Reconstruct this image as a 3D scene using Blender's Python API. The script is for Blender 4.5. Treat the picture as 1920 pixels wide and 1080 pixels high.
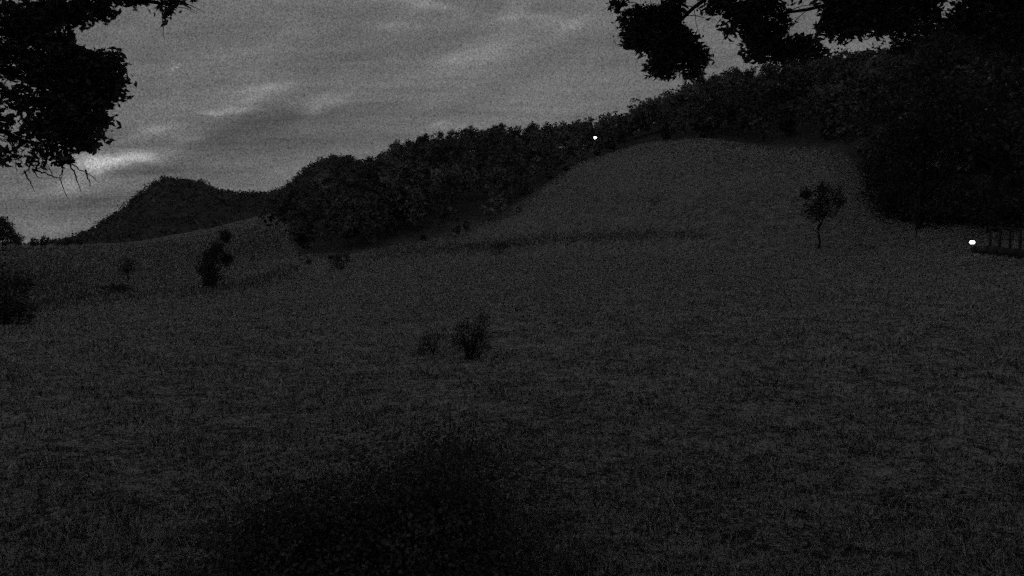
import bpy, math, random
import numpy as np
from mathutils import Vector, Matrix

random.seed(7); rng = np.random.default_rng(7)
for o in list(bpy.data.objects): bpy.data.objects.remove(o)
scene = bpy.context.scene
COL = scene.collection

# ------------------------------------------------------------------ camera
F = 1507.0; PITCH = math.radians(2.66)
cam_d = bpy.data.cameras.new('camera'); cam = bpy.data.objects.new('camera', cam_d); COL.objects.link(cam)
cam_d.sensor_width = 36; cam_d.lens = 36*F/1920; cam_d.clip_start = .1; cam_d.clip_end = 12000
cam.location = (0, 0, 0); cam.rotation_euler = (math.pi/2-PITCH, 0, 0)
scene.camera = cam
FWD = np.array([0, math.cos(PITCH), -math.sin(PITCH)]); UPV = np.array([0, math.sin(PITCH), math.cos(PITCH)]); RGT = np.array([1., 0, 0])
def ray(X, Y):
    return FWD + RGT*((X-960)/F) + UPV*((540-Y)/F)
def azt(X, Y):                       # azimuth (0 = ahead, + = right) and tangent of elevation of a direction
    d = ray(X, Y); return math.atan2(d[0], d[1]), d[2]/math.hypot(d[0], d[1])
def at(X, Y, r):                     # world point seen in that direction at horizontal distance r
    a, t = azt(X, Y); return Vector((r*math.sin(a), r*math.cos(a), r*t))

# ------------------------------------------------------------------ world: overcast dusk sky seen by a monochrome camera
world = bpy.data.worlds.new('World'); scene.world = world; world.use_nodes = True
nt = world.node_tree; nt.nodes.clear(); L = nt.links.new
def N(t, **k):
    n = nt.nodes.new(t)
    for a, b in k.items(): setattr(n, a, b)
    return n
def M(op, a, b=None, c=None, clamp=False):
    n = N('ShaderNodeMath', operation=op); n.use_clamp = clamp
    for i, v in enumerate((a, b, c)):
        if v is None: continue
        if isinstance(v, (int, float)): n.inputs[i].default_value = v
        else: L(v, n.inputs[i])
    return n.outputs[0]
tc = N('ShaderNodeTexCoord'); DIR = tc.outputs['Generated']
SUN_EL = math.radians(1.5); SUN_AZ = azt(150, 300)[0]
sky = N('ShaderNodeTexSky', sky_type='NISHITA'); sky.sun_disc = False; sky.sun_elevation = SUN_EL; sky.sun_rotation = SUN_AZ
bw = N('ShaderNodeRGBToBW'); L(sky.outputs[0], bw.inputs[0])
base = M('MULTIPLY_ADD', M('MINIMUM', bw.outputs[0], 1.2), 0.10, 0.104)
# cloud layer coordinates: the direction cut with a flat cloud deck
sep = N('ShaderNodeSeparateXYZ'); L(DIR, sep.inputs[0])
den = M('ADD', M('MAXIMUM', sep.outputs[2], 0.0), 0.09)
cmb = N('ShaderNodeCombineXYZ'); L(M('DIVIDE', sep.outputs[0], den), cmb.inputs[0]); L(M('DIVIDE', sep.outputs[1], den), cmb.inputs[1])
def noise(vec, scale, detail, rough=.55, dist=0.0):
    n = N('ShaderNodeTexNoise'); n.inputs['Scale'].default_value = scale; n.inputs['Detail'].default_value = detail
    n.inputs['Roughness'].default_value = rough; n.inputs['Distortion'].default_value = dist; L(vec, n.inputs['Vector']); return n
mp = N('ShaderNodeMapping'); mp.inputs['Rotation'].default_value = (0, 0, math.radians(20)); mp.inputs['Scale'].default_value = (.55, 1.5, 1); L(cmb.outputs[0], mp.inputs[0])
cl = noise(mp.outputs[0], 1.3, 7, .6, .4)
fine = noise(mp.outputs[0], 6.0, 5, .65, .3)
ta = math.radians(17); cm2 = N('ShaderNodeCombineXYZ')
for k_, (v_, s_) in enumerate(((RGT*math.cos(ta)+UPV*math.sin(ta), 7.0), (UPV*math.cos(ta)-RGT*math.sin(ta), 24.0), (FWD, 4.0))):
    d_ = N('ShaderNodeVectorMath', operation='DOT_PRODUCT'); L(DIR, d_.inputs[0]); d_.inputs[1].default_value = tuple(v_*s_); L(d_.outputs['Value'], cm2.inputs[k_])
mot = noise(cm2.outputs[0], 1.0, 6, .6, .5)
cloud = M('MULTIPLY_ADD', M('SUBTRACT', cl.outputs[0], .5), 0.20, M('MULTIPLY', M('ADD', M('SUBTRACT', fine.outputs[0], .5), M('MULTIPLY', M('SUBTRACT', mot.outputs[0], .5), 1.7)), 0.11))
wn = noise(DIR, 16, 5, .65); sub = N('ShaderNodeVectorMath', operation='SUBTRACT'); L(wn.outputs['Color'], sub.inputs[0]); sub.inputs[1].default_value = (.5, .5, .5)
sc_ = N('ShaderNodeVectorMath', operation='SCALE'); L(sub.outputs[0], sc_.inputs[0]); sc_.inputs['Scale'].default_value = .022
wd = N('ShaderNodeVectorMath', operation='ADD'); L(DIR, wd.inputs[0]); L(sc_.outputs[0], wd.inputs[1]); WD = wd.outputs[0]
MOTTLE = M('MAXIMUM', M('MULTIPLY_ADD', M('SUBTRACT', mot.outputs[0], .5), 3.5, 1.0), 0.0)
STREAKS = [ # X, Y, half length, half width, tilt (deg), amount
 (505,163,48,8,12,.055),(440,205,34,6,5,.055),(455,196,75,12,22,.02),(605,192,46,14,12,.035),(588,205,16,10,40,.03),(825,232,16,5,15,.05),
 (770,4,100,10,-5,.045),(745,49,46,8,3,.035),(966,26,30,18,30,.04),(1027,40,48,10,-8,.035),(1078,44,40,9,20,.04),(912,92,60,17,14,.045),
 (850,116,50,12,8,.02),(298,240,36,7,8,.05),(262,252,36,7,22,.03),(352,257,32,7,8,.045),(228,297,48,9,5,.16),(172,306,22,18,40,.25),
 (135,298,34,14,-10,.09),(128,345,18,17,60,.10),(60,350,60,60,0,.025),(300,282,60,10,10,.02),(20,425,60,22,0,.03),(525,340,60,16,20,.025),
 (150,382,130,17,8,-.035),(430,245,120,20,16,-.02),(510,190,60,10,15,-.02),(400,305,160,26,12,-.02),(260,320,80,10,12,-.035),(520,230,120,22,18,-.015),
 (400,268,210,40,20,-.022),(640,250,160,30,15,-.012),(960,150,190,60,18,.012),(930,40,170,50,10,.016),(250,180,200,60,15,.008),(100,395,120,18,8,-.02),(700,60,90,20,8,-.012),(215,335,90,14,22,.022),(470,185,30,5,12,.03),(398,212,18,4,0,.05),(760,178,150,26,12,-.014),(1250,60,160,60,20,.012)]
tot = cloud
for X, Y, sl, sw, ang, amp in STREAKS:
    amp *= (2.5 if sw < 15 else 1.7) if amp > 0 else 1.8
    c = ray(X, Y); k = F; c = c/np.linalg.norm(c)
    a = math.radians(ang); u = RGT*math.cos(a)+UPV*math.sin(a); v = -RGT*math.sin(a)+UPV*math.cos(a)
    u = u-c*np.dot(u, c); v = v-c*np.dot(v, c); u /= np.linalg.norm(u); v /= np.linalg.norm(v)
    n1 = N('ShaderNodeVectorMath', operation='DOT_PRODUCT'); L(WD, n1.inputs[0]); n1.inputs[1].default_value = tuple(u*k/sl)
    n2 = N('ShaderNodeVectorMath', operation='DOT_PRODUCT'); L(WD, n2.inputs[0]); n2.inputs[1].default_value = tuple(v*k/sw)
    n3 = N('ShaderNodeVectorMath', operation='DOT_PRODUCT'); L(DIR, n3.inputs[0]); n3.inputs[1].default_value = tuple(c)
    q = M('MULTIPLY_ADD', n1.outputs['Value'], n1.outputs['Value'], M('MULTIPLY', n2.outputs['Value'], n2.outputs['Value']))
    g = M('POWER', .3679, q)
    tot = M('MULTIPLY_ADD', M('MULTIPLY', g, M('GREATER_THAN', n3.outputs['Value'], .5)), M('MULTIPLY', MOTTLE, amp), tot)
# a little group of pale dots put into the sky colour
for X, Y, s, amp in ((316,139,1.9,.16),(323,130,2.2,.24),(331,126,2.0,.15),(336,120,2.0,.16),(325,117,3.5,.05),(1098,229,2.6,.14),(1086,238,2.2,.0)):
    c = ray(X, Y); c = c/np.linalg.norm(c); n3 = N('ShaderNodeVectorMath', operation='DISTANCE'); L(DIR, n3.inputs[0]); n3.inputs[1].default_value = tuple(c)
    dd = M('MULTIPLY', n3.outputs['Value'], F/s)
    tot = M('MULTIPLY_ADD', M('POWER', .3679, M('MULTIPLY', dd, dd)), amp, tot)
total = M('ADD', base, tot)
gr = noise(DIR, 640, 1, .6)
total = M('MULTIPLY', total, M('MAXIMUM', M('MULTIPLY_ADD', gr.outputs[0], 2.1, -.05), .2))
bg = N('ShaderNodeBackground'); L(M('MAXIMUM', total, 0.01), bg.inputs['Color']); bg.inputs['Strength'].default_value = 1.0
SKYK = M('MULTIPLY', total, .63)
L(SKYK, bg.inputs['Color'])
wo = N('ShaderNodeOutputWorld'); L(bg.outputs[0], wo.inputs[0])

sun_d = bpy.data.lights.new('sun', 'SUN'); sun_d.energy = .015; sun_d.angle = math.radians(12)
sun = bpy.data.objects.new('sun', sun_d); COL.objects.link(sun)
sd = Vector((math.sin(SUN_AZ), math.cos(SUN_AZ), math.tan(math.radians(6)))); sun.rotation_euler = sd.to_track_quat('Z', 'Y').to_euler()
vs = scene.view_settings; vs.view_transform = 'Standard'; vs.look = 'None'; vs.exposure = 0; vs.gamma = 1
scene.render.film_transparent = False
scene.cycles.use_denoising = False
scene.cycles.use_adaptive_sampling = True
scene.cycles.adaptive_threshold = 1.0
scene.cycles.adaptive_min_samples = 1
scene.cycles.max_bounces = 4
scene.cycles.sample_clamp_indirect = 1.0

# ------------------------------------------------------------------ materials
def mat(name, lo, hi, scale=4.0, detail=8.0, rough=.9, bump=0.0, attr=None, lo2=.02, hi2=.05, emit=None, coord='Object', perface=False, a=.32, b=.68):
    m = bpy.data.materials.new(name); m.use_nodes = True; t = m.node_tree; nn = t.nodes; nn.clear()
    out = nn.new('ShaderNodeOutputMaterial')
    if emit:
        e = nn.new('ShaderNodeEmission'); e.inputs[0].default_value = (1, 1, 1, 1); e.inputs[1].default_value = emit; t.links.new(e.outputs[0], out.inputs[0]); return m
    p = nn.new('ShaderNodeBsdfPrincipled'); p.inputs['Roughness'].default_value = rough; p.inputs['Specular IOR Level'].default_value = .15
    t.links.new(p.outputs[0], out.inputs[0])
    c = nn.new('ShaderNodeTexCoord'); n = nn.new('ShaderNodeTexNoise'); n.inputs['Scale'].default_value = scale; n.inputs['Detail'].default_value = detail; n.inputs['Roughness'].default_value = .8
    t.links.new(c.outputs[coord], n.inputs[0])
    mr = nn.new('ShaderNodeMapRange'); mr.inputs[1].default_value = a; mr.inputs[2].default_value = b; mr.inputs[3].default_value = lo; mr.inputs[4].default_value = hi
    t.links.new(n.outputs[0], mr.inputs[0]); col = mr.outputs[0]
    if perface:
        at_ = nn.new('ShaderNodeAttribute'); at_.attribute_name = 'tone'; mu = nn.new('ShaderNodeMath'); mu.operation = 'MULTIPLY'; t.links.new(col, mu.inputs[0]); t.links.new(at_.outputs['Fac'], mu.inputs[1]); col = mu.outputs[0]
    if attr:
        at_ = nn.new('ShaderNodeAttribute'); at_.attribute_name = attr
        m2 = nn.new('ShaderNodeMapRange'); m2.inputs[1].default_value = a; m2.inputs[2].default_value = b; m2.inputs[3].default_value = lo2; m2.inputs[4].default_value = hi2; t.links.new(n.outputs[0], m2.inputs[0])
        mx = nn.new('ShaderNodeMix'); mx.data_type = 'FLOAT'; t.links.new(at_.outputs['Fac'], mx.inputs[0]); t.links.new(col, mx.inputs[2]); t.links.new(m2.outputs[0], mx.inputs[3]); col = mx.outputs[0]
    t.links.new(col, p.inputs['Base Color'])
    if bump:
        b_ = nn.new('ShaderNodeBump'); b_.inputs['Strength'].default_value = bump; b_.inputs['Distance'].default_value = .05; t.links.new(n.outputs[0], b_.inputs['Height']); t.links.new(b_.outputs[0], p.inputs['Normal'])
    return m
def ground_mat():
    m = bpy.data.materials.new('meadow_turf'); m.use_nodes = True; t = m.node_tree; nn = t.nodes; nn.clear()
    out = nn.new('ShaderNodeOutputMaterial'); p = nn.new('ShaderNodeBsdfPrincipled'); p.inputs['Roughness'].default_value = .95; p.inputs['Specular IOR Level'].default_value = .1
    t.links.new(p.outputs[0], out.inputs[0]); c = nn.new('ShaderNodeTexCoord'); prev = None
    for s_, w_ in ((.055, .2), (.5, .35), (1.3, .5), (3.2, .6), (8, .9), (20, 1.0), (55, 1.0)):
        n = nn.new('ShaderNodeTexNoise'); n.inputs['Scale'].default_value = s_; n.inputs['Detail'].default_value = 1.0; n.inputs['Roughness'].default_value = .7; t.links.new(c.outputs['Object'], n.inputs[0])
        a1 = nn.new('ShaderNodeMath'); a1.operation = 'SUBTRACT'; t.links.new(n.outputs[0], a1.inputs[0]); a1.inputs[1].default_value = .5
        a2 = nn.new('ShaderNodeMath'); a2.operation = 'MULTIPLY_ADD'; t.links.new(a1.outputs[0], a2.inputs[0]); a2.inputs[1].default_value = w_
        if prev is None: a2.inputs[2].default_value = .20
        else: t.links.new(prev, a2.inputs[2])
        prev = a2.outputs[0]
    a3 = nn.new('ShaderNodeClamp'); t.links.new(prev, a3.inputs[0]); a3.inputs[1].default_value = .015; a3.inputs[2].default_value = .42
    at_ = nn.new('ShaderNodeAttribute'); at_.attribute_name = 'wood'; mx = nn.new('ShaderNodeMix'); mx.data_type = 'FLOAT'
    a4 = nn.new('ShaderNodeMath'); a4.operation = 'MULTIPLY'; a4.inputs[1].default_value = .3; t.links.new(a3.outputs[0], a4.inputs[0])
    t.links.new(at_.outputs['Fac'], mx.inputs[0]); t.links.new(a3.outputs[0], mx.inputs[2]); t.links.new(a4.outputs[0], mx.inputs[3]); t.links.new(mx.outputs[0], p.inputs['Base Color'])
    return m
M_GROUND = ground_mat()
M_GRASS = mat('grass_blade', .20, .31, 2.0, perface=True)  # toned down: the near meadow's falloff of light is in the blade colour
M_TUFT = mat('far_lit_tuft', .36, .52, 2.0, perface=True)  # brighter far grass: light gradient over the meadow painted into the tufts
M_ROUGH = mat('rough_grass_blade', .08, .13, 2.0, perface=True)
M_LEAF = mat('leaf', .05, .10, 1.5, perface=True)
M_BUSH = mat('bush_leaf', .08, .15, 1.5, perface=True)
M_LEAFD = mat('leaf_dark', .05, .10, 1.5, perface=True)
M_FOREST = mat('forest_leaf', .09, .21, .15, 12, perface=True)
M_NEARLEAF = mat('near_leaf', .10, .22, 1.5, perface=True)
t_ = M_NEARLEAF.node_tree; pr = [n_ for n_ in t_.nodes if n_.type == 'BSDF_PRINCIPLED'][0]; ou = [n_ for n_ in t_.nodes if n_.type == 'OUTPUT_MATERIAL'][0]
tl = t_.nodes.new('ShaderNodeBsdfTranslucent'); t_.links.new(pr.inputs['Base Color'].links[0].from_socket, tl.inputs[0]); mxs = t_.nodes.new('ShaderNodeMixShader'); mxs.inputs[0].default_value = .4
t_.links.new(pr.outputs[0], mxs.inputs[1]); t_.links.new(tl.outputs[0], mxs.inputs[2]); t_.links.new(mxs.outputs[0], ou.inputs[0])
M_BARK = mat('bark', .02, .04, 9.0, bump=.5)
M_WOOD = mat('weathered_wood', .035, .06, 6.0, bump=.3)
M_METAL = mat('painted_metal', .05, .07, 5.0, rough=.5)
M_MOUNT = mat('mountain_wood', .04, .12, .02, 14)
M_LAMP = mat('lamp_glow', 0, 0, emit=1.8)
M_LAMP2 = mat('lamp_glow_far', 0, 0, emit=3.0)

# ------------------------------------------------------------------ helpers
def tag(o, label=None, cat=None, group=None, kind=None):
    if label: o['label'] = label
    if cat: o['category'] = cat
    if group: o['group'] = group
    if kind: o['kind'] = kind
    return o
def empty(name, loc, rz=0):
    o = bpy.data.objects.new(name, None); COL.objects.link(o); o.location = loc; o.rotation_euler = (0, 0, rz); o.empty_display_size = .2; return o
def mesh(name, V, faces_flat, starts, material, parent=None, smooth=False, tone=None, attrs=None):
    me = bpy.data.meshes.new(name); V = np.asarray(V, dtype=np.float32)
    me.vertices.add(len(V)); me.vertices.foreach_set('co', V.ravel())
    ff = np.asarray(faces_flat, dtype=np.int32); st = np.asarray(starts, dtype=np.int32)
    me.loops.add(len(ff)); me.loops.foreach_set('vertex_index', ff)
    me.polygons.add(len(st)); me.polygons.foreach_set('loop_start', st)
    me.update(calc_edges=True)
    if tone is not None:
        a = me.attributes.new('tone', 'FLOAT', 'FACE'); a.data.foreach_set('value', np.asarray(tone, dtype=np.float32))
    for k, v in (attrs or {}).items():
        a = me.attributes.new(k, 'FLOAT', 'POINT'); a.data.foreach_set('value', np.asarray(v, dtype=np.float32))
    if smooth: me.polygons.foreach_set('use_smooth', np.ones(len(st), dtype=bool))
    me.materials.append(material)
    o = bpy.data.objects.new(name, me); COL.objects.link(o)
    if parent: o.parent = parent
    return o
def quads(name, V, material, parent=None, tone=None):     # V: (n,4,3)
    n = len(V)
    return mesh(name, V.reshape(-1, 3), np.arange(n*4), np.arange(n)*4, material, parent, tone=tone)
def leaf_quads(P, size, elong=1.7, up=.35, wd=.42):
    """pointed leaves (kite quads) centred on P, random orientation, slightly drooping"""
    n = len(P); d = rng.normal(size=(n, 3)); d[:, 2] = d[:, 2]*(1-up)-.15; d /= np.linalg.norm(d, axis=1)[:, None]
    q = rng.normal(size=(n, 3)); q -= d*(q*d).sum(1)[:, None]; q /= np.linalg.norm(q, axis=1)[:, None]
    s = (size*rng.uniform(.6, 1.35, n))[:, None] if np.isscalar(size) else (size*rng.uniform(.6, 1.35, n))[:, None]
    nrm = np.cross(d, q)*s*.15
    return np.stack([P-d*s*.5*elong/1.7*1.0, P-q*s*wd-d*s*.05+nrm, P+d*s*.6*elong/1.7, P+q*s*wd-d*s*.05+nrm], axis=1)
def cluster_points(blobs, n, spread, per=14):
    """leaf positions: twig clusters spread through ellipsoids (c, (rx,ry,rz), weight); denser towards the shell"""
    w = np.array([b[2] for b in blobs], float); w /= w.sum(); nc = max(1, n//per)
    idx = rng.choice(len(blobs), nc, p=w); u = rng.normal(size=(nc, 3)); u /= np.linalg.norm(u, axis=1)[:, None]
    r = rng.uniform(0.05, 1.0, nc)**.45
    C = np.array([b[0] for b in blobs], float)[idx]; R = np.array([b[1] for b in blobs], float)[idx]
    cc = C+u*R*r[:, None]
    P = np.repeat(cc, per, axis=0); a = rng.normal(size=P.shape)*spread; a[:, 2] *= .7
    return P+a
def tube(V, Fc, p0, p1, r0, r1, sides=7):
    p0 = Vector(p0); p1 = Vector(p1); d = (p1-p0)
    if d.length < 1e-5: return
    q = d.to_track_quat('Z', 'Y').to_matrix(); b = len(V)
    for p, r in ((p0, r0), (p1, r1)):
        for k in range(sides):
            a = 2*math.pi*k/sides; V.append(tuple(p+q@Vector((math.cos(a)*r, math.sin(a)*r, 0))))
    for k in range(sides):
        k2 = (k+1) % sides; Fc.append((b+k, b+k2, b+sides+k2, b+sides+k))
def limb(V, Fc, pts, r0, r1, sides=7, wob=0.0, seg=6):
    """a bent tapering limb through pts: smooth curve with a wobble"""
    pts = [Vector(p) for p in pts]; out = []
    for i in range(len(pts)-1):
        p0 = pts[max(i-1, 0)]; p1 = pts[i]; p2 = pts[i+1]; p3 = pts[min(i+2, len(pts)-1)]
        for k in range(seg):
            t = k/seg; out.append(.5*((2*p1)+(p2-p0)*t+(2*p0-5*p1+4*p2-p3)*t*t+(3*p1-p0-3*p2+p3)*t**3))
    out.append(pts[-1])
    for p in out[1:-1]: p += Vector((random.gauss(0, wob), random.gauss(0, wob), random.gauss(0, wob)))
    n = len(out); b = len(V)
    for i, p in enumerate(out):
        d = out[min(i+1, n-1)]-out[max(i-1, 0)]; q = d.to_track_quat('Z', 'Y').to_matrix(); r = r0+(r1-r0)*i/(n-1)
        for k in range(sides):
            a = 2*math.pi*k/sides; V.append(tuple(p+q@Vector((math.cos(a)*r, math.sin(a)*r, 0))))
    for i in range(n-1):
        for k in range(sides):
            k2 = (k+1) % sides; Fc.append((b+i*sides+k, b+i*sides+k2, b+(i+1)*sides+k2, b+(i+1)*sides+k))
    Fc.append(tuple(b+k for k in reversed(range(sides)))); Fc.append(tuple(b+(n-1)*sides+k for k in range(sides)))
    return out
def build(name, V, Fc, material, parent=None, smooth=True):
    flat = [i for f in Fc for i in f]; st = []; s = 0
    for f in Fc: st.append(s); s += len(f)
    return mesh(name, V, flat, st, material, parent, smooth)
def box(V, Fc, c, s, rz=0.0, ch=0.0):
    b = len(V); R = Matrix.Rotation(rz, 3, 'Z')
    for z in (-.5, .5):
        for x, y in ((-.5, -.5), (.5, -.5), (.5, .5), (-.5, .5)):
            V.append(tuple(Vector(c)+R@Vector((x*s[0], y*s[1], z*s[2]))))
    for f in ((0, 3, 2, 1), (4, 5, 6, 7), (0, 1, 5, 4), (1, 2, 6, 5), (2, 3, 7, 6), (3, 0, 4, 7)): Fc.append(tuple(b+i for i in f))
def lathe(V, Fc, prof, c, sides=16):
    b = len(V)
    for r, z in prof:
        for k in range(sides):
            a = 2*math.pi*k/sides; V.append((c[0]+math.cos(a)*r, c[1]+math.sin(a)*r, c[2]+z))
    for i in range(len(prof)-1):
        for k in range(sides):
            k2 = (k+1) % sides; Fc.append((b+i*sides+k, b+i*sides+k2, b+(i+1)*sides+k2, b+(i+1)*sides+k))
def copy_tree(o, parent=None):
    c = o.copy(); COL.objects.link(c); c.parent = parent
    for ch in list(o.children): copy_tree(ch, c)
    return c

# ------------------------------------------------------------------ ground: one sheet in polar rows round the viewpoint
def curve(pts):                      # pixel polyline (X, Y, value...) -> arrays over azimuth
    A = [azt(p[0], p[1]) for p in pts]; return np.array([a for a, _ in A]), np.array([t for _, t in A])
H0 = 4.0
# edge of the open meadow (against the sky or the woods) and its distance
EDGE = [(-900,470,420),(0,462,400),(140,463,420),(250,458,450),(400,440,470),(480,415,440),(535,425,400),(560,484,200),(640,483,190),(720,470,185),(830,446,190),(940,412,205),(1000,365,235),(1080,305,240),(1200,272,240),(1320,262,240),(1420,278,225),(1560,288,190),(1620,330,160),(1700,395,120),(1800,408,100),(1920,415,90),(2300,420,85),(3200,430,80)]
# skyline of the wooded ground behind it (tree tops stand above)
RIDGE = [(-900,462,620),(0,458,600),(140,459,600),(250,452,600),(400,424,640),(500,400,620),(560,385,540),(620,335,480),(700,335,450),(760,305,440),(820,290,430),(940,275,430),(1060,275,430),(1120,280,430),(1200,245,430),(1280,205,430),(1340,182,430),(1450,165,420),(1560,150,400),(1700,140,330),(1920,120,280),(2300,140,260),(3200,250,260)]
ea, et = curve(EDGE); er = np.array([p[2] for p in EDGE], float)
ra, rt = curve(RIDGE); rr = np.array([p[2] for p in RIDGE], float)
# near part of the meadow: distance at which the ground reaches a given slope of view, left and right of frame
NEARL = [(1080,9.5),(900,14),(760,21),(650,33),(580,52),(540,85),(505,150),(480,260)]
NEARR = [(1080,9.5),(900,14),(760,20),(650,29),(580,40),(540,52),(505,68),(480,84)]
nt_ = np.array([azt(960, y)[1] for y, _ in NEARL]); nl = np.array([r for _, r in NEARL], float); nr = np.array([r for _, r in NEARR], float)
NR = 240; NA = 720
Rg = np.concatenate([[0.0], np.geomspace(1.2, 1400, NR-1)])
def smooth1(z, k):
    kern = np.exp(-.5*(np.arange(-3*k, 3*k+1)/k)**2); kern /= kern.sum(); return np.convolve(np.pad(z, 3*k, mode='edge'), kern, 'valid')
def column(a):
    e_t = np.interp(a, ea, et); e_r = np.interp(a, ea, er); r_t = np.interp(a, ra, rt); r_r = np.interp(a, ra, rr)
    f = np.clip((a-azt(300, 470)[0])/(azt(1500, 470)[0]-azt(300, 470)[0]), 0, 1); f = f*f*(3-2*f)
    rn = nl*(1-f)+nr*f
    rs = [0, 4]; zs = [-H0, -H0+.02]
    for t, r in zip(nt_, rn):
        rc = r*(1+(r/(e_r*.8))**6)**(-1/6); tc_ = -math.log(math.exp(-(t)*90)+math.exp(-(e_t-.006)*90))/90
        if rc > rs[-1]*1.001: rs.append(rc); zs.append(rc*tc_)
    rs.append(e_r); zs.append(e_r*e_t)
    rs.append(max(r_r, e_r+30)); zs.append(max(r_r, e_r+30)*r_t)
    rs.append(rs[-1]+120); zs.append(zs[-1]-6)
    rs.append(rs[-1]+600); zs.append(min(zs[-1]-90, -30)); rs.append(3000); zs.append(-60)
    # interpolate in log distance
    lr = np.log(np.maximum(Rg, .5)); z = np.interp(lr, np.log(np.maximum(rs, .5)), zs)
    return smooth1(z, 2)
AZ = np.linspace(-math.pi, math.pi, NA*2, endpoint=False)
fr = (AZ > -.72) & (AZ < .72)
AZ = np.concatenate([np.linspace(-math.pi, -.756, 120), np.linspace(-.75, .75, 620), np.linspace(.756, math.pi, 120)[:-1]]); NA = len(AZ)
def back(a):                         # behind the viewpoint the hillside simply carries on
    return a if abs(a) < 1.2 else math.copysign(1.2, a)*(math.pi-abs(a))/(math.pi-1.2)
ZG = np.array([column(back(a)) for a in AZ])
kern = np.exp(-.5*(np.arange(-12, 13)/4.5)**2); kern /= kern.sum()
ZG = sum(w*np.roll(ZG, k, axis=0) for w, k in zip(kern, range(-12, 13)))
XX = np.sin(AZ)[:, None]*Rg[None]; YY = np.cos(AZ)[:, None]*Rg[None]
def fbm(x, y, s):
    return (np.sin(x/s+1.3)*np.cos(y/s*1.1+.4)+.5*np.sin(x/s*2.3+y/s*1.7+2)+.35*np.sin(x/s*4.1-y/s*3.3)+.2*np.cos(x/s*7.9+y/s*8.3))/2
ZG += fbm(XX, YY, 9.0)*.10*np.clip(Rg/30, .3, 1)[None]+fbm(XX+31, YY, 40.0)*.9*np.clip((Rg-60)/200, 0, 1)[None]
def ground_z(x, y):
    r = math.hypot(x, y); a = math.atan2(x, y); i = int(np.searchsorted(AZ, a)) % NA
    j = min(max(int(np.searchsorted(Rg, r)), 1), NR-1)
    a0 = AZ[i-1]; a1 = AZ[i]; fa = 0 if i == 0 else (a-a0)/(a1-a0); fr_ = (r-Rg[j-1])/(Rg[j]-Rg[j-1])
    z0 = ZG[i-1, j-1]*(1-fr_)+ZG[i-1, j]*fr_; z1 = ZG[i, j-1]*(1-fr_)+ZG[i, j]*fr_
    return float(z0*(1-fa)+z1*fa)
def ground_at(X, Y, rmin=5, rmax=900):    # first ground point met by that line of sight
    a, t = azt(X, Y); i = int(np.clip(np.searchsorted(AZ, a), 1, NA-1)); z = ZG[i]
    for j in range(1, NR):
        if Rg[j] < rmin: continue
        if z[j] >= Rg[j]*t:
            d0 = z[j-1]-Rg[j-1]*t; d1 = z[j]-Rg[j]*t; f = d0/(d0-d1) if d0 != d1 else 0; r = Rg[j-1]+(Rg[j]-Rg[j-1])*min(max(f, 0), 1)
            return Vector((math.sin(a)*r, math.cos(a)*r, ground_z(math.sin(a)*r, math.cos(a)*r)))
        if Rg[j] > rmax: break
    return None
def project(x, y, z):
    v = np.array([x, y, z], float); d = v@FWD; return 960+F*(v@RGT)/d, 540-F*(v@UPV)/d

def edge_r(a): return np.interp(a, ea, er)
EDGE_IN = np.interp(AZ, ea, er)
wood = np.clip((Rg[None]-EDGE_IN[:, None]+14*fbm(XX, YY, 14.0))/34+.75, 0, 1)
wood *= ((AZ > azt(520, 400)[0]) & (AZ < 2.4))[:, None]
idx = np.arange(NA*NR).reshape(NA, NR)
A0 = idx; A1 = np.roll(idx, -1, axis=0)
q = np.stack([A0[:, :-1], A0[:, 1:], A1[:, 1:], A1[:, :-1]], axis=-1).reshape(-1, 4)[:, ::-1]
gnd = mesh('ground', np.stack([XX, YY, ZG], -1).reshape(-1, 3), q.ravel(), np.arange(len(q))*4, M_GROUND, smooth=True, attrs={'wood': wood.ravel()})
tag(gnd, kind='structure')

# far mountain, a body with a rounded back side
MT = [(-300,470),(-60,462),(60,460),(130,452),(175,430),(230,392),(270,360),(300,338),(318,334),(345,338),(380,342),(405,355),(440,362),(480,363),(505,363),(525,356),(550,340),(575,317),(600,300),(625,294),(655,297),(700,325),(780,400),(860,470)]
ma, mt_ = curve(MT); R0 = 1500.0
na = 260; aa = np.linspace(ma[0], ma[-1], na); crest = np.interp(aa, ma, mt_)*R0
crest += np.array([math.sin(i*.9)*1.2+math.sin(i*2.3+1)*1.0+rng.normal()*.8 for i in range(na)])
prof = [(-600, -.15), (-420, .12), (-280, .42), (-160, .70), (-70, .90), (0, 1.0), (120, .9), (400, .4), (800, -.2)]
Vm = []
for a, h in zip(aa, crest):
    for k, (dr, s) in enumerate(prof):
        r = R0+dr; Vm.append((math.sin(a)*r, math.cos(a)*r, (h+40)*s-40+(math.sin(a*60+k*1.7)*4+math.sin(a*140+k)*2)*(0 if k == 5 else 1)*s))
Vm = np.array(Vm); K = len(prof); ii = np.arange(na*K).reshape(na, K)
q = np.stack([ii[:-1, :-1], ii[:-1, 1:], ii[1:, 1:], ii[1:, :-1]], -1).reshape(-1, 4)[:, ::-1]
tag(mesh('mountain', Vm, q.ravel(), np.arange(len(q))*4, M_MOUNT, smooth=True), kind='structure')
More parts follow.
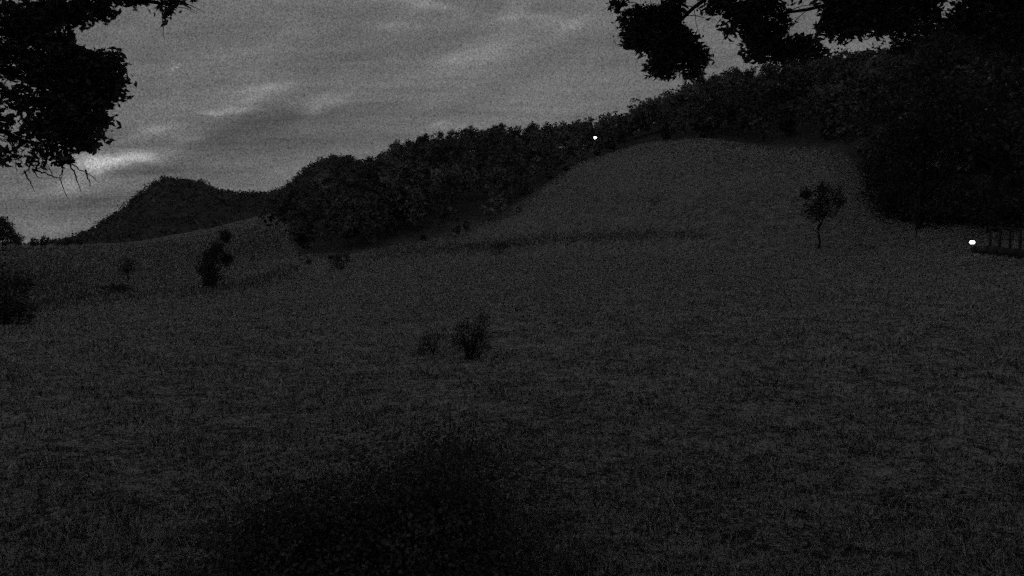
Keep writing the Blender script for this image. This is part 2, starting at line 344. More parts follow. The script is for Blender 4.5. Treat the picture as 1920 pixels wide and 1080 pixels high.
# woods covering it
n = 5200; ja = rng.uniform(0, na-1.001, n); jk = rng.uniform(.6, 5.6, n)
Pm = []
G3 = Vm.reshape(na, K, 3)
for a_, k_ in zip(ja, jk):
    i, k = int(a_), int(k_); fa, fk = a_-i, k_-k
    Pm.append(G3[i, k]*(1-fa)*(1-fk)+G3[i+1, k]*fa*(1-fk)+G3[i, k+1]*(1-fa)*fk+G3[i+1, k+1]*fa*fk)
Pm = np.array(Pm); P = np.repeat(Pm, 12, 0)+rng.normal(size=(n*12, 3))*np.array([4.5, 4.5, 1.7])+np.array([0, 0, 1.5])
tag(quads('mountain_woods', leaf_quads(P, 3.4), M_FOREST, tone=np.repeat(rng.uniform(.5, 1.3, n), 12)*rng.uniform(.7, 1.3, n*12)), 'dark woods covering the distant mountain under the evening sky', 'woods', kind='stuff')

# ------------------------------------------------------------------ woods on the slopes
def crown_points(n, h, w, seed_blobs=7):
    bl = [((0, 0, h*.62), (w*.36, w*.36, h*.30), 2.0)]
    for k in range(seed_blobs):
        a = random.uniform(0, 6.28); e = random.uniform(.36, .86); rad = w*.5*(1-abs(e-.55)*1.3)*random.uniform(.45, .8)
        s = random.uniform(.13, .24)
        bl.append(((math.cos(a)*rad, math.sin(a)*rad, h*e), (w*s, w*s, h*s*.75), 1.0))
    bl.append(((random.uniform(-.1, .1)*w, random.uniform(-.1, .1)*w, h*.88), (w*.16, w*.16, h*.12), .8))
    return cluster_points(bl, n, w*.045, 8)
def make_tree(h, w, nleaf, size, leafm=M_LEAF, name='broadleaf_tree', bole=.30):
    root = empty(name, (0, 0, 0)); V, Fc = [], []
    lean = random.uniform(-.04, .04)*h
    limb(V, Fc, [(0, 0, -.4), (lean*.4, 0, h*.25), (lean, .02*h, h*.55), (lean*.8, 0, h*.82)], h*.022, h*.006, 8, h*.002)
    for k in range(9):
        a = k*2.4+random.random(); z0 = h*random.uniform(bole, .6); L_ = w*random.uniform(.3, .46)
        limb(V, Fc, [(lean*z0/h, 0, z0), (math.cos(a)*L_*.5, math.sin(a)*L_*.5, z0+h*.07), (math.cos(a)*L_, math.sin(a)*L_, z0+h*random.uniform(.10, .22))], h*.009, h*.002, 5, h*.002, 4)
    build('trunk', V, Fc, M_BARK, root)
    P = crown_points(nleaf, h, w, 10)
    quads('crown', leaf_quads(P, size), leafm, root, tone=np.repeat(rng.uniform(.55, 1.35, len(P)//8), 8)*rng.uniform(.75, 1.25, len(P)))
    return root
PROTO = [make_tree(random.uniform(11, 14), random.uniform(8, 11), 2600, .48, M_FOREST) for _ in range(5)]
for p in PROTO: p.location = (0, 0, 0)
used_proto = [0]*5
def put(root, x, y, s, sz=None, rz=None, sink=0.0):
    root.location = (x, y, ground_z(x, y)-sink); root.rotation_euler = (0, 0, random.uniform(0, 6.28) if rz is None else rz); root.scale = (s, s, sz or s)
# the skyline trees are things of their own
ORD = 'first second third fourth fifth sixth seventh eighth ninth tenth eleventh twelfth thirteenth fourteenth'.split()
SKY = [(545,388),(575,352),(600,322),(628,296),(655,287),(688,290),(715,283),(742,266),(768,254),(795,246),(822,242),(850,241),(878,238),(905,236),(938,226),(968,234),(998,226),(1028,232),(1058,224),(1090,228),(1120,236),(1150,232),(1178,216),(1205,196),(1232,180),(1262,172),(1285,152),(1312,142),(1342,128),(1375,120),(1410,122),(1440,112),(1475,104),(1510,98),(1545,100),(1580,110),(1620,114),(1660,112),(1700,104)]
sky_n = 0
for i, (X, Y) in enumerate(SKY):
    a, t = azt(X, Y); r = float(np.interp(a, ra, rr))*random.uniform(.97, 1.02)
    x, y = math.sin(a)*r, math.cos(a)*r; gz = ground_z(x, y); need = r*t-gz
    k = i % 5
    if used_proto[k]: tr = copy_tree(PROTO[k])
    else: tr = PROTO[k]; used_proto[k] = 1
    ph = 12.5; s = min(max(need/ph, .45), 1.7)
    tr.location = (x, y, r*t-ph*s*.98); tr.scale = (min(s, 1.25), min(s, 1.25), s); tr.rotation_euler = (0, 0, random.uniform(0, 6.28))
    if tr.location.z > gz: tr.location.z = gz-.2
    seg = 0 if X < 770 else 1 if X < 1100 else 2 if X < 1345 else 3
    base_i = [j for j, q_ in enumerate(SKY) if (0 if q_[0] < 770 else 1 if q_[0] < 1100 else 2 if q_[0] < 1345 else 3) == seg][0]
    tag(tr, ORD[i-base_i]+' crown from left on the '+('stepped rise of the skyline nearest the distant mountain', 'level stretch of wooded skyline left of the distant lamp', 'climbing skyline right of the distant lamp', 'high skyline under the hanging branches')[seg], 'tree', 'trees along the wooded skyline')
# the rest of the wood reads as one mass
FOOT = [(470,424),(520,440),(535,486),(600,498),(640,486),(700,476),(770,458),(830,442),(880,436),(940,414),(985,384),(1020,350),(1080,312),(1140,290),(1200,276),(1320,268),(1420,288),(1500,290),(1560,288),(1620,318),(1640,370),(1700,404),(1800,415),(1960,425),(2400,430)]
fa_, ft_ = curve(FOOT)
def low_crown(x, y, z, h, w, n, size):
    P = crown_points(n, h, w, 4); return P+np.array([x, y, z])
blocks = {'mid': [], 'right': []}; tones = {'mid': [], 'right': []}
cnt = 0
for tries in range(30000):
    if cnt > 1750: break
    a = random.uniform(azt(490, 400)[0], azt(2300, 300)[0]); rmax = float(np.interp(a, ra, rr)); 
    r = math.sqrt(random.uniform(60**2, (rmax+8)**2)); x, y = math.sin(a)*r, math.cos(a)*r; z = ground_z(x, y)
    t = z/r
    fe = np.interp(a, fa_, ft_)+.006*math.sin(a*37)+.005*math.sin(a*91+r*.05)+random.gauss(0, .003); low = False
    if t < fe or r < edge_r(a)*.98:
        if t < fe-.028 or r < edge_r(a)*.80 or random.random() > .4*math.exp(-max(fe-t, 0)/.006) or a > azt(1100, 300)[0]: continue
        low = True
    cnt += 1; h = random.uniform(6.5, 15); 
    if r > rmax-25: h = min(h*.9, 11)
    if r < edge_r(a)+12: h *= .7
    if low: h = random.uniform(.8, 2.8)
    X, Y = project(x, y, z)
    key = 'mid' if X < 1150 else 'right'
    n_ = 180 if r > 250 else 320
    P = crown_points(n_, h, h*.8, 3)+np.array([x, y, z-h*.15]); blocks[key].append(P); tones[key].append(np.full(len(P), random.uniform(.4, 1.5)*(1+.55*math.sin(x/31+y/47)*math.cos(y/23-x/61))))
for key, lab in (('mid', 'dark wood covering the middle slope behind the meadow'), ('right', 'dark wood on the high slope above the top of the meadow')):
    P = np.concatenate(blocks[key]); tn = np.concatenate(tones[key])*np.repeat(rng.uniform(.7, 1.3, len(P)//4+1), 4)[:len(P)]
    tag(quads('woods', leaf_quads(P, .85), M_FOREST, tone=tn), lab, 'woods', kind='stuff')

# trees at the left end of the valley
g = 'trees closing the valley at the left'
for i, (X, Yt, Yf, r) in enumerate([(-40,385,470,330),(-14,396,468,330),(4,410,468,330),(18,424,466,335),(34,436,466,345),(62,443,466,360),(84,440,465,350),(128,445,465,360),(112,450,466,380),(150,446,464,380)]):
    a, t = azt(X, Yt); tr = copy_tree(PROTO[i % 5]); x, y = math.sin(a)*r, math.cos(a)*r; gz = ground_z(x, y); h = max(r*t-gz, 3)
    s = h/12.5; tr.scale = (max(s, .5), max(s, .5), s); tr.location = (x, y, gz-.2); tag(tr, ORD[i]+' small dark tree on the low horizon left of the distant mountain', 'tree', g)

# ------------------------------------------------------------------ dark tall trees at the right
def big_tree(X, Yf, Yt, r, w, label, n=7000, group='tall trees at the right edge of the meadow', size=.34):
    a, t = azt(X, Yt); x, y = math.sin(a)*r, math.cos(a)*r; gz = ground_z(x, y); h = r*t-gz
    tr = make_tree(h, w, n, size, M_LEAFD, bole=.12); tr.location = (x, y, gz); tag(tr, label, 'tree', group); return tr
big_tree(1735, 0, 60, 96, 13, 'dense dark tree nearest the open meadow in the right hand clump')
big_tree(1870, 0, -40, 84, 15, 'tallest dark tree of the right hand clump, cut by the top edge')
big_tree(1990, 0, -80, 70, 16, 'dark tree at the right border of the view')
big_tree(1800, 0, 140, 112, 13, 'lower dark tree filling the gap of the right hand clump')
big_tree(1690, 0, 235, 118, 10, 'smaller dark tree at the left foot of the right hand clump', 4000)
big_tree(1905, 0, 200, 96, 12, 'dark rounded tree low down at the right border', 5000)

# ------------------------------------------------------------------ small trees and shrubs on the meadow
def place_small(X, Yf, Yt, Wpx, label, n, kind='tree', name='young_tree', leafm=M_LEAFD, bole=.42, rmin=5):
    g_ = ground_at(X, Yf, rmin); r = math.hypot(g_.x, g_.y); h = r*azt(X, Yt)[1]-g_.z; w = Wpx/F*r
    return g_, r, h, w
def shrub(X, Yf, Yt, Wpx, label, n=1500, name='shrub', cat='shrub', leafm=M_LEAFD, size=None, blobs=7, rmin=5, group=None, lumps=None):
    g_, r, h, w = place_small(X, Yf, Yt, Wpx, label, n, rmin=rmin)
    root = empty(name, g_); V, Fc = [], []
    for k in range(7):
        a = k*.9+random.random(); limb(V, Fc, [(random.gauss(0, .04)*w, random.gauss(0, .04)*w, -.1*h), (math.cos(a)*w*.12, math.sin(a)*w*.12, h*.35), (math.cos(a)*w*random.uniform(.2, .38), math.sin(a)*w*random.uniform(.2, .38), h*random.uniform(.6, .9))], h*.018, h*.004, 5, h*.01, 4)
    build('stem', V, Fc, M_BARK, root)
    bl = [((0, 0, h*.45), (w*.34, w*.34, h*.42), 2)] if not lumps else []
    for a_, b_, c_ in lumps or (): bl.append((((a_-X)/F*r, random.gauss(0, .1)*w, (Yf-b_)/F*r), (c_/F*r, c_/F*r, c_*.9/F*r), c_**2))
    for k in range(0 if lumps else blobs):
        a = random.uniform(0, 6.28); bl.append(((math.cos(a)*w*.3, math.sin(a)*w*.3, h*random.uniform(.2, .75)), (w*random.uniform(.12, .24), w*.18, h*random.uniform(.12, .26)), .9))
    P = cluster_points(bl, n, w*.04, 8); P[:, :2] += rng.normal(size=(len(P), 2))*w*.05; P[:, 2] += rng.normal(size=len(P))*h*.07; P = P[P[:, 2] > -.05]
    quads('foliage', leaf_quads(P, size or max(.05, w*.045)), leafm, root, tone=rng.uniform(.5, 1.4, len(P)))
    return tag(root, label, cat, group)
def small_tree(X, Yf, Yt, Wpx, label, n=1800, bole=.45, rmin=5, off=0.0, lumps=None):
    g_, r, h, w = place_small(X, Yf, Yt, Wpx, label, n, rmin=rmin)
    root = empty('young_tree', g_); V, Fc = [], []
    limb(V, Fc, [(0, 0, -.1), (off*.3+h*.012, 0, h*.15), (off*.3-h*.008, 0, h*.3), (off*.8+h*.02, 0, h*.55), (off, 0, h*.9)], h*.024, h*.006, 8, h*.006)
    limb(V, Fc, [(off*.3, 0, h*.34), (w*.12, 0, h*.5), (w*.26, .02, h*.66)], h*.014, h*.004, 6, h*.004)
    for k in range(9):
        a = k*2.4; z0 = h*random.uniform(bole, .8); limb(V, Fc, [(off*z0/h, 0, z0), (off*z0/h+math.cos(a)*w*.22, math.sin(a)*w*.22, z0+h*.07), (off+math.cos(a)*w*.42, math.sin(a)*w*.42, z0+h*.14)], h*.010, h*.002, 5, h*.004, 4)
    build('trunk', V, Fc, M_BARK, root)
    zc = h*(1+bole)/2
    if lumps: C = [((a_-X)/F*r, random.gauss(0, .1)*w, (Yf-b_)/F*r, c_*.62/F*r) for a_, b_, c_ in lumps]
    else: C = [(off+random.gauss(0, .13)*w, random.gauss(0, .13)*w, zc+random.gauss(0, .15)*h*(1-bole), random.uniform(.07, .17)*w) for _ in range(14)]+[(off, 0, zc, w*.2)]*6
    C = np.array(C); ix = rng.integers(0, len(C), n//6); u = C[ix, :3]+rng.normal(size=(n//6, 3))*C[ix, 3][:, None]; P = np.repeat(u, 6, 0)+rng.normal(size=(len(u)*6, 3))*w*.03; P = P[P[:, 2] > h*.04]
    quads('crown', leaf_quads(P, w*.04), M_LEAFD, root, tone=rng.uniform(.5, 1.4, len(P)))
    return tag(root, label, 'tree')
small_tree(1535, 466, 352, 66, 'lone young tree with a bare trunk on the open slope left of the tall trees', 4200, .5, lumps=[(1520,397,14),(1536,382,12),(1556,374,12),(1546,402,12),(1512,370,7),(1571,386,8),(1535,363,9),(1528,406,9)])
small_tree(1718, 445, 400, 22, 'thin dark sapling at the foot of the tall trees', 700, .2)
small_tree(400, 540, 440, 74, 'dark bushy tree standing alone in the left part of the meadow', 6000, .1, lumps=[(402,502,15),(385,507,10),(415,472,10),(421,450,7),(405,520,13),(395,486,10),(392,530,8),(425,490,8)])
small_tree(240, 530, 476, 40, 'faint small tree left of the bushy tree', 1300, .1)
shrub(880, 674, 586, 92, 'dark bush alone in the middle of the meadow', 3400, lumps=[(880,650,18),(896,628,20),(870,612,13),(856,642,15),(906,600,12),(892,662,13),(912,648,12)], size=.05)
shrub(812, 664, 616, 56, 'low thin bush just left of the dark bush in the middle of the meadow', 900, lumps=[(806,641,18),(826,630,13),(790,655,14)], size=.05)
shrub(1808, 418, 384, 84, 'flat dark bush behind the glowing garden lamp', 1600, rmin=40)
shrub(8, 608, 508, 90, 'wide dark bush at the left border of the meadow', 2600)
shrub(-30, 560, 470, 110, 'tall dark bush cut by the left border', 1600)
shrub(1228, 383, 370, 30, 'tiny dark bush high on the upper meadow', 300, rmin=60)
shrub(980, 366, 318, 60, 'dark bush standing out from the foot of the wood', 800, rmin=100, leafm=M_FOREST)
shrub(940, 476, 452, 42, 'small bush on the terrace line across the meadow', 500)
shrub(640, 505, 470, 50, 'dark bush at the lower corner of the wood', 700, rmin=60)
shrub(210, 550, 530, 64, 'low dark bush below the faint small tree', 500)
for k, (X, Yf, Yt, W, lb) in enumerate([(1660,398,300,90,'dark bush at the left foot of the tall trees, next to the open slope'),(1700,415,330,110,'second dark bush from the left under the tall trees'),(1765,420,330,120,'broad dark bush under the middle of the tall trees'),(1850,425,345,120,'broad dark bush under the tall trees, above the fence'),(1925,432,350,120,'dark bush under the tall trees, cut by the right border'),(1640,350,275,70,'small dark bush where the high wood meets the tall trees')]):
    shrub(X, Yf, Yt, W, lb, 2600, rmin=60, group='undergrowth below the tall trees', size=.28)
# foreground
def weedy_bush(X, Yf, Yt, Wpx, label, n, lumps, size=.045, rmin=6):
    g_, r, h, w = place_small(X, Yf, Yt, Wpx, label, n, rmin=rmin); root = empty('foreground_bush', g_); V, Fc = [], []
    for k in range(26):
        x0, y0 = random.gauss(0, .2)*w, random.gauss(0, .16)*w; hh = h*random.uniform(.5, 1.05)*math.exp(-(x0/(w*.42))**2)
        limb(V, Fc, [(x0*.6, y0*.6, -.1), (x0*.9, y0*.9, hh*.5), (x0*1.25+random.gauss(0, .08), y0*1.2, hh)], .014, .003, 5, .012, 4)
    build('stem', V, Fc, M_BARK, root)
    C = []
    for lx, lz, s_, wt in lumps: C += [(lx*w, lz*h, s_*w)]*int(wt*10)
    C = np.array(C); ix = rng.integers(0, len(C), n//6); u = rng.normal(size=(n//6, 3))*C[ix, 2][:, None]; u[:, 0] += C[ix, 0]; u[:, 2] = np.abs(u[:, 2]*.75+C[ix, 1])
    P = np.repeat(u, 6, 0)+rng.normal(size=(len(u)*6, 3))*.05; P = P[P[:, 2] < h*1.25]
    quads('foliage', leaf_quads(P, size), M_BUSH, root, tone=rng.uniform(.4, 1.4, len(P)))
    return tag(root, label, 'shrub')
weedy_bush(780, 1110, 860, 440, 'large dark bush in the foreground at the bottom of the view', 44000, [(0, .15, .21, 3), (-.15, .3, .18, 1.6), (.18, .2, .19, 1.4), (.04, .5, .2, .9), (.1, .8, .17, .3)])
weedy_bush(535, 1130, 915, 290, 'smaller dark bush left of the large foreground bush', 16000, [(0, .25, .26, 2), (.1, .5, .24, 1)])
weedy_bush(850, 940, 760, 260, 'thin low bush behind the large foreground bush', 4500, [(0, .1, .28, 2), (.1, .5, .24, 1)], .038)

# rough grass strips along terrace lines
def strip(pts, hpx, name, label, n, wj=1.0, xj=0.0):
    P = []; 
    for k in range(n):
        s = random.uniform(0, len(pts)-1.001); i = int(s); f = s-i; X = pts[i][0]*(1-f)+pts[i+1][0]*f+random.gauss(0, xj); Y = pts[i][1]*(1-f)+pts[i+1][1]*f+random.gauss(0, wj)
        g_ = ground_at(X, Y)
        if g_ is None: continue
        P.append((g_.x, g_.y, g_.z, math.hypot(g_.x, g_.y)*hpx/F))
    P = np.array(P); m = len(P); h = P[:, 3]*rng.uniform(.3, 1.3, m); a = rng.uniform(0, 6.28, m); w = h*.35; ln = rng.normal(size=(m, 2))*.3*h[:, None]
    b = P[:, :3]; dx = np.stack([np.cos(a)*w, np.sin(a)*w, np.zeros(m)], 1); tp = np.stack([ln[:, 0], ln[:, 1], h], 1)
    Q = np.stack([b-dx*.5-[0, 0, .05], b+dx*.5-[0, 0, .05], b+tp*.7+dx*.4, b+tp-dx*.15], 1)
    return tag(quads(name, Q, M_ROUGH, tone=rng.uniform(.5, 1.4, m)), label, 'rough grass', kind='stuff')
strip([(690,486),(780,472),(860,464),(925,462),(1000,452),(1100,444),(1200,441),(1330,440)], 4, 'rough_grass', 'dark strip of rough grass along the terrace line across the meadow', 4600, 6.5, 14.0)
strip([(-60,585),(60,575),(200,556),(380,548),(470,532),(560,505)], 6, 'rough_grass', 'dark strip of rough grass crossing the left of the meadow', 2000, 7.0, 12.0)
strip([(-20,500),(250,496),(400,475),(530,450)], 3.2, 'rough_grass', 'rougher darker grass over the far left meadow', 17000, 27.0, 30.0)
strip([(-80,520),(20,530),(90,530),(150,535)], 4.5, 'rough_grass', 'broad dark growth put in as valley shade, low at the left end', 5200, 26.0, 50.0)  # dark blades added to imitate the shading of the far-left valley

# ------------------------------------------------------------------ meadow grass near the viewpoint
n = 420000; a = rng.uniform(-.78, .78, n); r = np.exp(rng.uniform(math.log(6.0), math.log(260), n)); keep = r < np.interp(a, ea, er)*.97; a = a[keep]; r = r[keep]; n = len(a)
ia = np.clip(np.searchsorted(AZ, a), 1, NA-1); ir = np.clip(np.searchsorted(Rg, r), 1, NR-1)
fa2 = (a-AZ[ia-1])/(AZ[ia]-AZ[ia-1]); fr2 = (r-Rg[ir-1])/(Rg[ir]-Rg[ir-1])
z = (ZG[ia-1, ir-1]*(1-fr2)+ZG[ia-1, ir]*fr2)*(1-fa2)+(ZG[ia, ir-1]*(1-fr2)+ZG[ia, ir]*fr2)*fa2
x = np.sin(a)*r; y = np.cos(a)*r; h = rng.uniform(.06, .2, n)*(.7+.5*fbm(x*3, y*3, 3.0)); w = np.maximum(.012, r*.0011)*rng.uniform(.6, 1.3, n)
h = np.maximum(h, .04); th = rng.uniform(0, 6.28, n); b = np.stack([x, y, z-.01], 1); dx = np.stack([np.cos(th)*w, np.sin(th)*w, np.zeros(n)], 1)
tp = np.stack([rng.normal(size=n)*h*.5, rng.normal(size=n)*h*.5, h], 1)
Q = np.stack([b-dx*.5, b+dx*.5, b+tp*.6+dx*.35, b+tp], 1)
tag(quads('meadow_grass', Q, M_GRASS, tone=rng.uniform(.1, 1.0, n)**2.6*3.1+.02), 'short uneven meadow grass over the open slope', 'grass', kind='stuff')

n = 300000; a = rng.uniform(-.78, .78, n); r = np.exp(rng.uniform(math.log(28), math.log(470), n)); keep = r < np.interp(a, ea, er)*.99; a = a[keep]; r = r[keep]; n = len(a)
ia = np.clip(np.searchsorted(AZ, a), 1, NA-1); ir = np.clip(np.searchsorted(Rg, r), 1, NR-1)
fa2 = (a-AZ[ia-1])/(AZ[ia]-AZ[ia-1]); fr2 = (r-Rg[ir-1])/(Rg[ir]-Rg[ir-1])
z = (ZG[ia-1, ir-1]*(1-fr2)+ZG[ia-1, ir]*fr2)*(1-fa2)+(ZG[ia, ir-1]*(1-fr2)+ZG[ia, ir]*fr2)*fa2
x = np.sin(a)*r; y = np.cos(a)*r; h = r*.0011*rng.uniform(.5, 1.4, n); w = h*rng.uniform(.8, 1.4, n); th = rng.normal(0, .5, n)-a; b = np.stack([x, y, z-.02], 1)
dx = np.stack([np.cos(th)*w, np.sin(th)*w, np.zeros(n)], 1); tp = np.stack([rng.normal(size=n)*h*.4, rng.normal(size=n)*h*.4, h], 1)
tag(quads('grass_tufts', np.stack([b-dx*.5, b+dx*.5, b+tp*.7+dx*.5, b+tp-dx*.3], 1), M_TUFT, tone=rng.uniform(.15, 1.0, n)**1.4*1.5), 'scattered grass tufts over the farther slope, lightened to carry the light falloff', 'grass', kind='stuff')

# ------------------------------------------------------------------ overhanging trees
def px_blob(X, Y, wx, wy, r, w=1.0, dep=.8):
    return (tuple(at(X, Y, r)), (wx/F*r, wx/F*r*dep, wy/F*r), w)
def overhang(name_loc, blobs, forks, n, per_size, label, twigs=(), extra=(), nextra=0):
    bx, by = name_loc; gz = ground_z(bx, by); base_ = Vector((bx, by, gz)); root = empty('overhanging_tree', base_)
    V, Fc = [], []; top = Vector((0, 0, 7.5)); inv = lambda p: Vector(p)-base_
    limb(V, Fc, [(0, 0, -.3), (.08, .05, 2.0), (-.1, .1, 4.5), top, (0.1, 0, 11)], .34, .12, 12, .015)
    build('trunk', V, Fc, M_BARK, root)
    for k, fk in enumerate(forks):
        V, Fc = [], []; pts = [Vector((0, 0, fk[0]))]+[inv(p) for p in fk[1:]]
        out = limb(V, Fc, pts, .075, .012, 8, .02, 6)
        for j in range(4, len(out)):           # side twigs
            for q_ in range(2):
                d = Vector((random.gauss(0, 1), random.gauss(0, 1), random.gauss(-.2, .6))).normalized()*random.uniform(.25, .6)
                limb(V, Fc, [out[j], out[j]+d*.5+Vector((0, 0, .04)), out[j]+d], .008, .002, 4, .01, 3)
        build('limb', V, Fc, M_BARK, root)
    if twigs:
        V, Fc = [], []
        for tw in twigs:
            pts = [inv(p) for p in tw]; limb(V, Fc, pts, .011, .0025, 5, .006, 5)
        build('hanging_twigs', V, Fc, M_BARK, root)
    P = cluster_points(blobs, n, .055, 9)-np.array(base_)
    if extra: P = np.concatenate([P, cluster_points(extra, nextra, .09, 9)-np.array(base_)])
    per_size = np.where(np.arange(len(P)) < n-n%9, per_size, per_size*1.5)
    quads('crown', leaf_quads(P, per_size, 2.0, .35, .27), M_NEARLEAF, root, tone=rng.uniform(.5, 1.4, len(P)))
    return tag(root, label, 'tree')
rl = 10.0
LB = [px_blob(*b) for b in [
 (165,118,44,30,rl,1.2),(172,150,48,40,rl,2.3),(150,215,44,46,rl,2.2),(118,175,44,50,rl,1.9),(110,250,40,28,rl,.9),(95,110,40,32,rl,1.3),(150,262,30,14,rl,.4),
 (80,60,44,22,rl,1.0),(30,40,40,30,rl,1.1),(130,26,40,18,rl,.8),(175,14,30,14,rl,.5),(90,18,40,18,rl,.8),(205,118,20,16,rl,.32),(198,170,18,26,rl,.4),(188,225,14,18,rl,.25),
 (20,100,34,26,rl,.6),(60,140,24,20,rl,.35),(15,165,20,26,rl,.28),(48,200,22,16,rl,.22),(12,232,18,20,rl,.22),(70,235,22,18,rl,.28),(30,265,18,12,rl,.14),(88,282,26,14,rl,.24),(8,296,16,14,rl,.14),(60,302,22,8,rl,.1),(112,300,16,8,rl,.1),
 (240,3,18,7,rl,.12),(262,-3,10,9,rl,.08),(315,16,10,11,rl,.09),(326,2,16,5,rl,.09),
 (-60,120,50,160,rl,1.6),(60,-70,120,40,rl,2.0),(220,-60,90,22,rl,.8)]]
EXL = [((-7.5, 6, 6.5), (4.5, 4.5, 2.6), 3), ((-4.5, 4.5, 6.6), (3, 3.5, 1.4), 2), ((-9.5, 8, 9), (3.5, 3.5, 2), 2), ((-12, 4, 6), (3, 4, 3), 1.5), ((-3, 2, 8.5), (4.5, 4.5, 1.6), 3), ((-5, 0, 7), (4, 4, 2.5), 2)]  # unseen crown mass above the view, added to shade the near ground
overhang((-9.3, 7.4), LB, [(4.6, at(-200, 60, rl-.5), at(0, 130, rl), at(120, 190, rl)), (5.0, at(-200, -60, rl), at(0, 60, rl), at(170, 110, rl)), (5.4, at(-150, -150, rl), at(80, -60, rl), at(240, -5, rl), at(318, 8, rl)), (4.2, at(-250, 180, rl), at(-60, 230, rl), at(70, 270, rl))],
 12500, .08, 'leafy tree overhanging the upper left corner with bare hanging twigs',
 twigs=[(at(115,270,rl),at(125,295,rl),at(140,312,rl),at(165,325,rl),at(186,343,rl)),(at(128,300,rl),at(138,320,rl),at(146,345,rl),at(152,360,rl)),(at(108,285,rl),at(118,320,rl),at(112,335,rl),at(128,372,rl)),
  (at(60,318,rl),at(85,325,rl),at(110,334,rl),at(118,328,rl)),(at(45,320,rl),at(55,340,rl),at(64,358,rl)),(at(60,300,rl),at(50,320,rl),at(40,328,rl)),(at(160,318,rl),at(166,338,rl),at(172,350,rl)),(at(75,305,rl),at(66,325,rl),at(80,336,rl))],
 extra=EXL, nextra=75000)
rq = 12.0
RB = [px_blob(*b) for b in [
 (1228,60,46,42,rq,2.2),(1262,92,50,38,rq,2.2),(1240,128,30,18,rq,.7),(1200,38,34,26,rq,.9),(1160,10,16,16,rq,.16),(1185,72,20,24,rq,.5),(1305,112,24,26,rq,.5),(1262,18,22,22,rq,.6),(1300,142,14,8,rq,.1),
 (1352,8,34,18,rq,.7),(1392,36,36,30,rq,1.0),(1425,64,32,30,rq,1.0),(1440,94,44,16,rq,.8),(1425,14,40,22,rq,.9),(1463,52,16,26,rq,.3),(1500,92,46,20,rq,.9),
 (1580,26,34,34,rq,1.4),(1622,20,44,32,rq,1.3),(1665,38,34,28,rq,.9),(1592,62,26,12,rq,.35),(1695,14,34,22,rq,.7),(1548,40,8,40,rq,.2),(1712,58,26,14,rq,.3),(1700,86,20,12,rq,.25),(1752,20,10,20,rq,.1),(1785,45,12,14,rq,.12),(1730,0,34,16,rq,.35),(1840,30,46,60,rq,1.8),(1910,40,50,80,rq,2),
 (1300,-60,140,44,rq,2.4),(1600,-60,160,44,rq,2.6),(1850,-60,150,50,rq,2.6)]]
EXR = [((6.0, 8, 7.0), (4.5, 4.5, 2.2), 3), ((10, 11, 7), (4, 4, 3.5), 2.5), ((2.6, 6, 7.0), (3, 3, 1.3), 2), ((8, 5, 8.5), (4, 4, 2), 2), ((0, 4.5, 7.4), (2.6, 3, 1.0), 1.2), ((3, 2, 8.5), (5, 4.5, 1.6), 3), ((5, 0, 7), (4, 4, 2.5), 2), ((0, 9, 8.6), (7, 4, 1.4), 4), ((-1, 13, 10.5), (8, 4, 1.5), 3), ((0, 14, 7.9), (7.5, 3.3, 1.1), 5)]  # more unseen canopy overhead, put in to darken the foreground
overhang((10.4, 9.2), RB, [(5.2, at(1950, -60, rq), at(1650, -10, rq), at(1420, 40, rq)), (5.6, at(1900, -160, rq), at(1500, -90, rq), at(1300, 20, rq), at(1240, 100, rq)), (5.0, at(2050, 60, rq), at(1850, 40, rq), at(1620, 30, rq)), (5.9, at(1800, -200, rq), at(1400, -120, rq), at(1200, -30, rq), at(1160, 20, rq))],
 19000, .092, 'leafy tree whose hanging branches cross the upper right of the sky', extra=EXR, nextra=150000)

# ------------------------------------------------------------------ fence
fence = empty('wooden_fence', (0, 0, 0)); fp = []
for X, Yf in ((1822,474),(1856,478),(1874,480.5),(1893,483),(1912,485.5),(1932,488),(1953,491),(1975,493),(2000,496),(2030,499)): fp.append(ground_at(X, Yf, 8))
fence.location = fp[0]; HF = math.hypot(fp[1].x, fp[1].y)*46/F
for i, p in enumerate(fp):
    hh = HF if i else HF*.45
    V, Fc = [], []; box(V, Fc, p-fp[0]+Vector((0, 0, hh/2-.1)), (.13, .13, hh+.2), .3); box(V, Fc, p-fp[0]+Vector((0, 0, hh+.02)), (.18, .18, .04), .3); build('post', V, Fc, M_WOOD, fence, False)
for i in range(1, len(fp)-1):
    for hz, th_ in ((.97, .16), (.62, .08), (.2, .55)):
        V, Fc = [], []; p, q_ = fp[i]-fp[0], fp[i+1]-fp[0]; d = q_-p; z_ = HF*hz
        dn = Vector((d.y, -d.x, 0)).normalized()*.09
        c0, c1 = p+Vector((0, 0, z_))+dn, q_+Vector((0, 0, z_))+dn
        hw = dn.normalized()*.02
        for c_ in (c0, c1):
            for s1, s2 in ((-1, -1), (1, -1), (1, 1), (-1, 1)): V.append(tuple(c_+hw*s1+Vector((0, 0, th_/2*s2))))
        Fc += [(0, 1, 2, 3), (7, 6, 5, 4), (0, 4, 5, 1), (1, 5, 6, 2), (2, 6, 7, 3), (3, 7, 4, 0)]
        build('rail', V, Fc, M_WOOD, fence, False)
V, Fc = [], []; p, q_ = fp[0]-fp[0], fp[1]-fp[0]; mid = (p+q_)/2; box(V, Fc, mid+Vector((0, 0, HF*.16)), ((q_-p).length, .05, HF*.26), math.atan2((q_-p).y, (q_-p).x)); build('low_board', V, Fc, M_WOOD, fence, False)
tag(fence, 'dark wooden fence with posts and rails at the right edge of the meadow', 'fence')

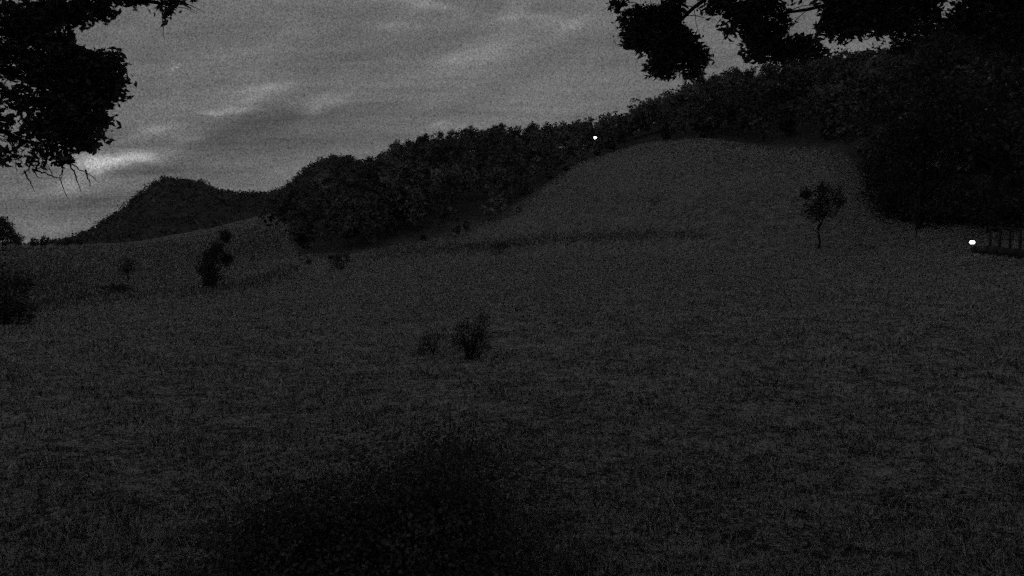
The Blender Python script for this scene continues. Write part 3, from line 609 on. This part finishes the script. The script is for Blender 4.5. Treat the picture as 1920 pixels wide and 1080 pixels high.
# ------------------------------------------------------------------ lamps
def garden_lamp(X, Y, Yf, r_px):
    g_ = ground_at(X, Yf, 8); r = math.hypot(g_.x, g_.y)-.6; a = azt(X, Y)[0]; x, y = math.sin(a)*r, math.cos(a)*r; gz = ground_z(x, y); h = r*azt(X, Y)[1]-gz; rad = r_px/F*r
    root = empty('garden_lamp', (x, y, gz))
    V, Fc = [], []; lathe(V, Fc, [(.0, -.1), (.045, -.1), (.045, .05), (.028, .08), (.025, h-rad*1.15), (.0, h-rad*1.15)], (0, 0, 0), 10); build('post', V, Fc, M_METAL, root)
    V, Fc = [], []; lathe(V, Fc, [(.001, -rad*.8), (rad*.55, -rad*.78), (rad*.98, -rad*.3), (rad, 0), (rad*.85, rad*.45), (rad*.5, rad*.7), (.001, rad*.75)], (0, 0, h), 16); build('lamp_globe', V, Fc, M_LAMP, root)
    V, Fc = [], []; lathe(V, Fc, [(rad*.75, rad*.72), (rad*.9, rad*.78), (rad*.2, rad*1.05), (.001, rad*1.1)], (0, 0, h), 16); build('lamp_cap', V, Fc, M_METAL, root)
    return tag(root, 'glowing white garden lamp on a short post left of the wooden fence', 'lamp')
garden_lamp(1823, 454, 478, 4.3)
a, t = azt(1116, 258); r = 236.0; x, y = math.sin(a)*r, math.cos(a)*r; gz = ground_z(x, y); hz = r*t
root = empty('yard_lamp', (x, y, gz)); hh = max(hz-gz, 2.0)
V, Fc = [], []; lathe(V, Fc, [(.001, -.2), (.09, -.2), (.06, hh+.7), (.001, hh+.7)], (0, .9, 0), 8); limb(V, Fc, [(0, .9, hh+.5), (0, .5, hh+.72), (0, 0, hh+.62)], .04, .03, 6); build('pole', V, Fc, M_METAL, root)
rad = 3.0/F*r
V, Fc = [], []; lathe(V, Fc, [(.001, -rad), (rad*.7, -rad*.7), (rad, 0), (rad*.8, rad*.5), (.001, rad*.7)], (0, 0, hh), 14); build('lamp_globe', V, Fc, M_LAMP2, root)
V, Fc = [], []; lathe(V, Fc, [(rad*1.0, rad*.55), (rad*1.05, rad*.62), (rad*.3, rad*1.0), (.001, rad*1.02)], (0, 0, hh), 14); build('lamp_cap', V, Fc, M_METAL, root)
tag(root, 'small bright lamp shining at the edge of the wood on the ridge', 'lamp')
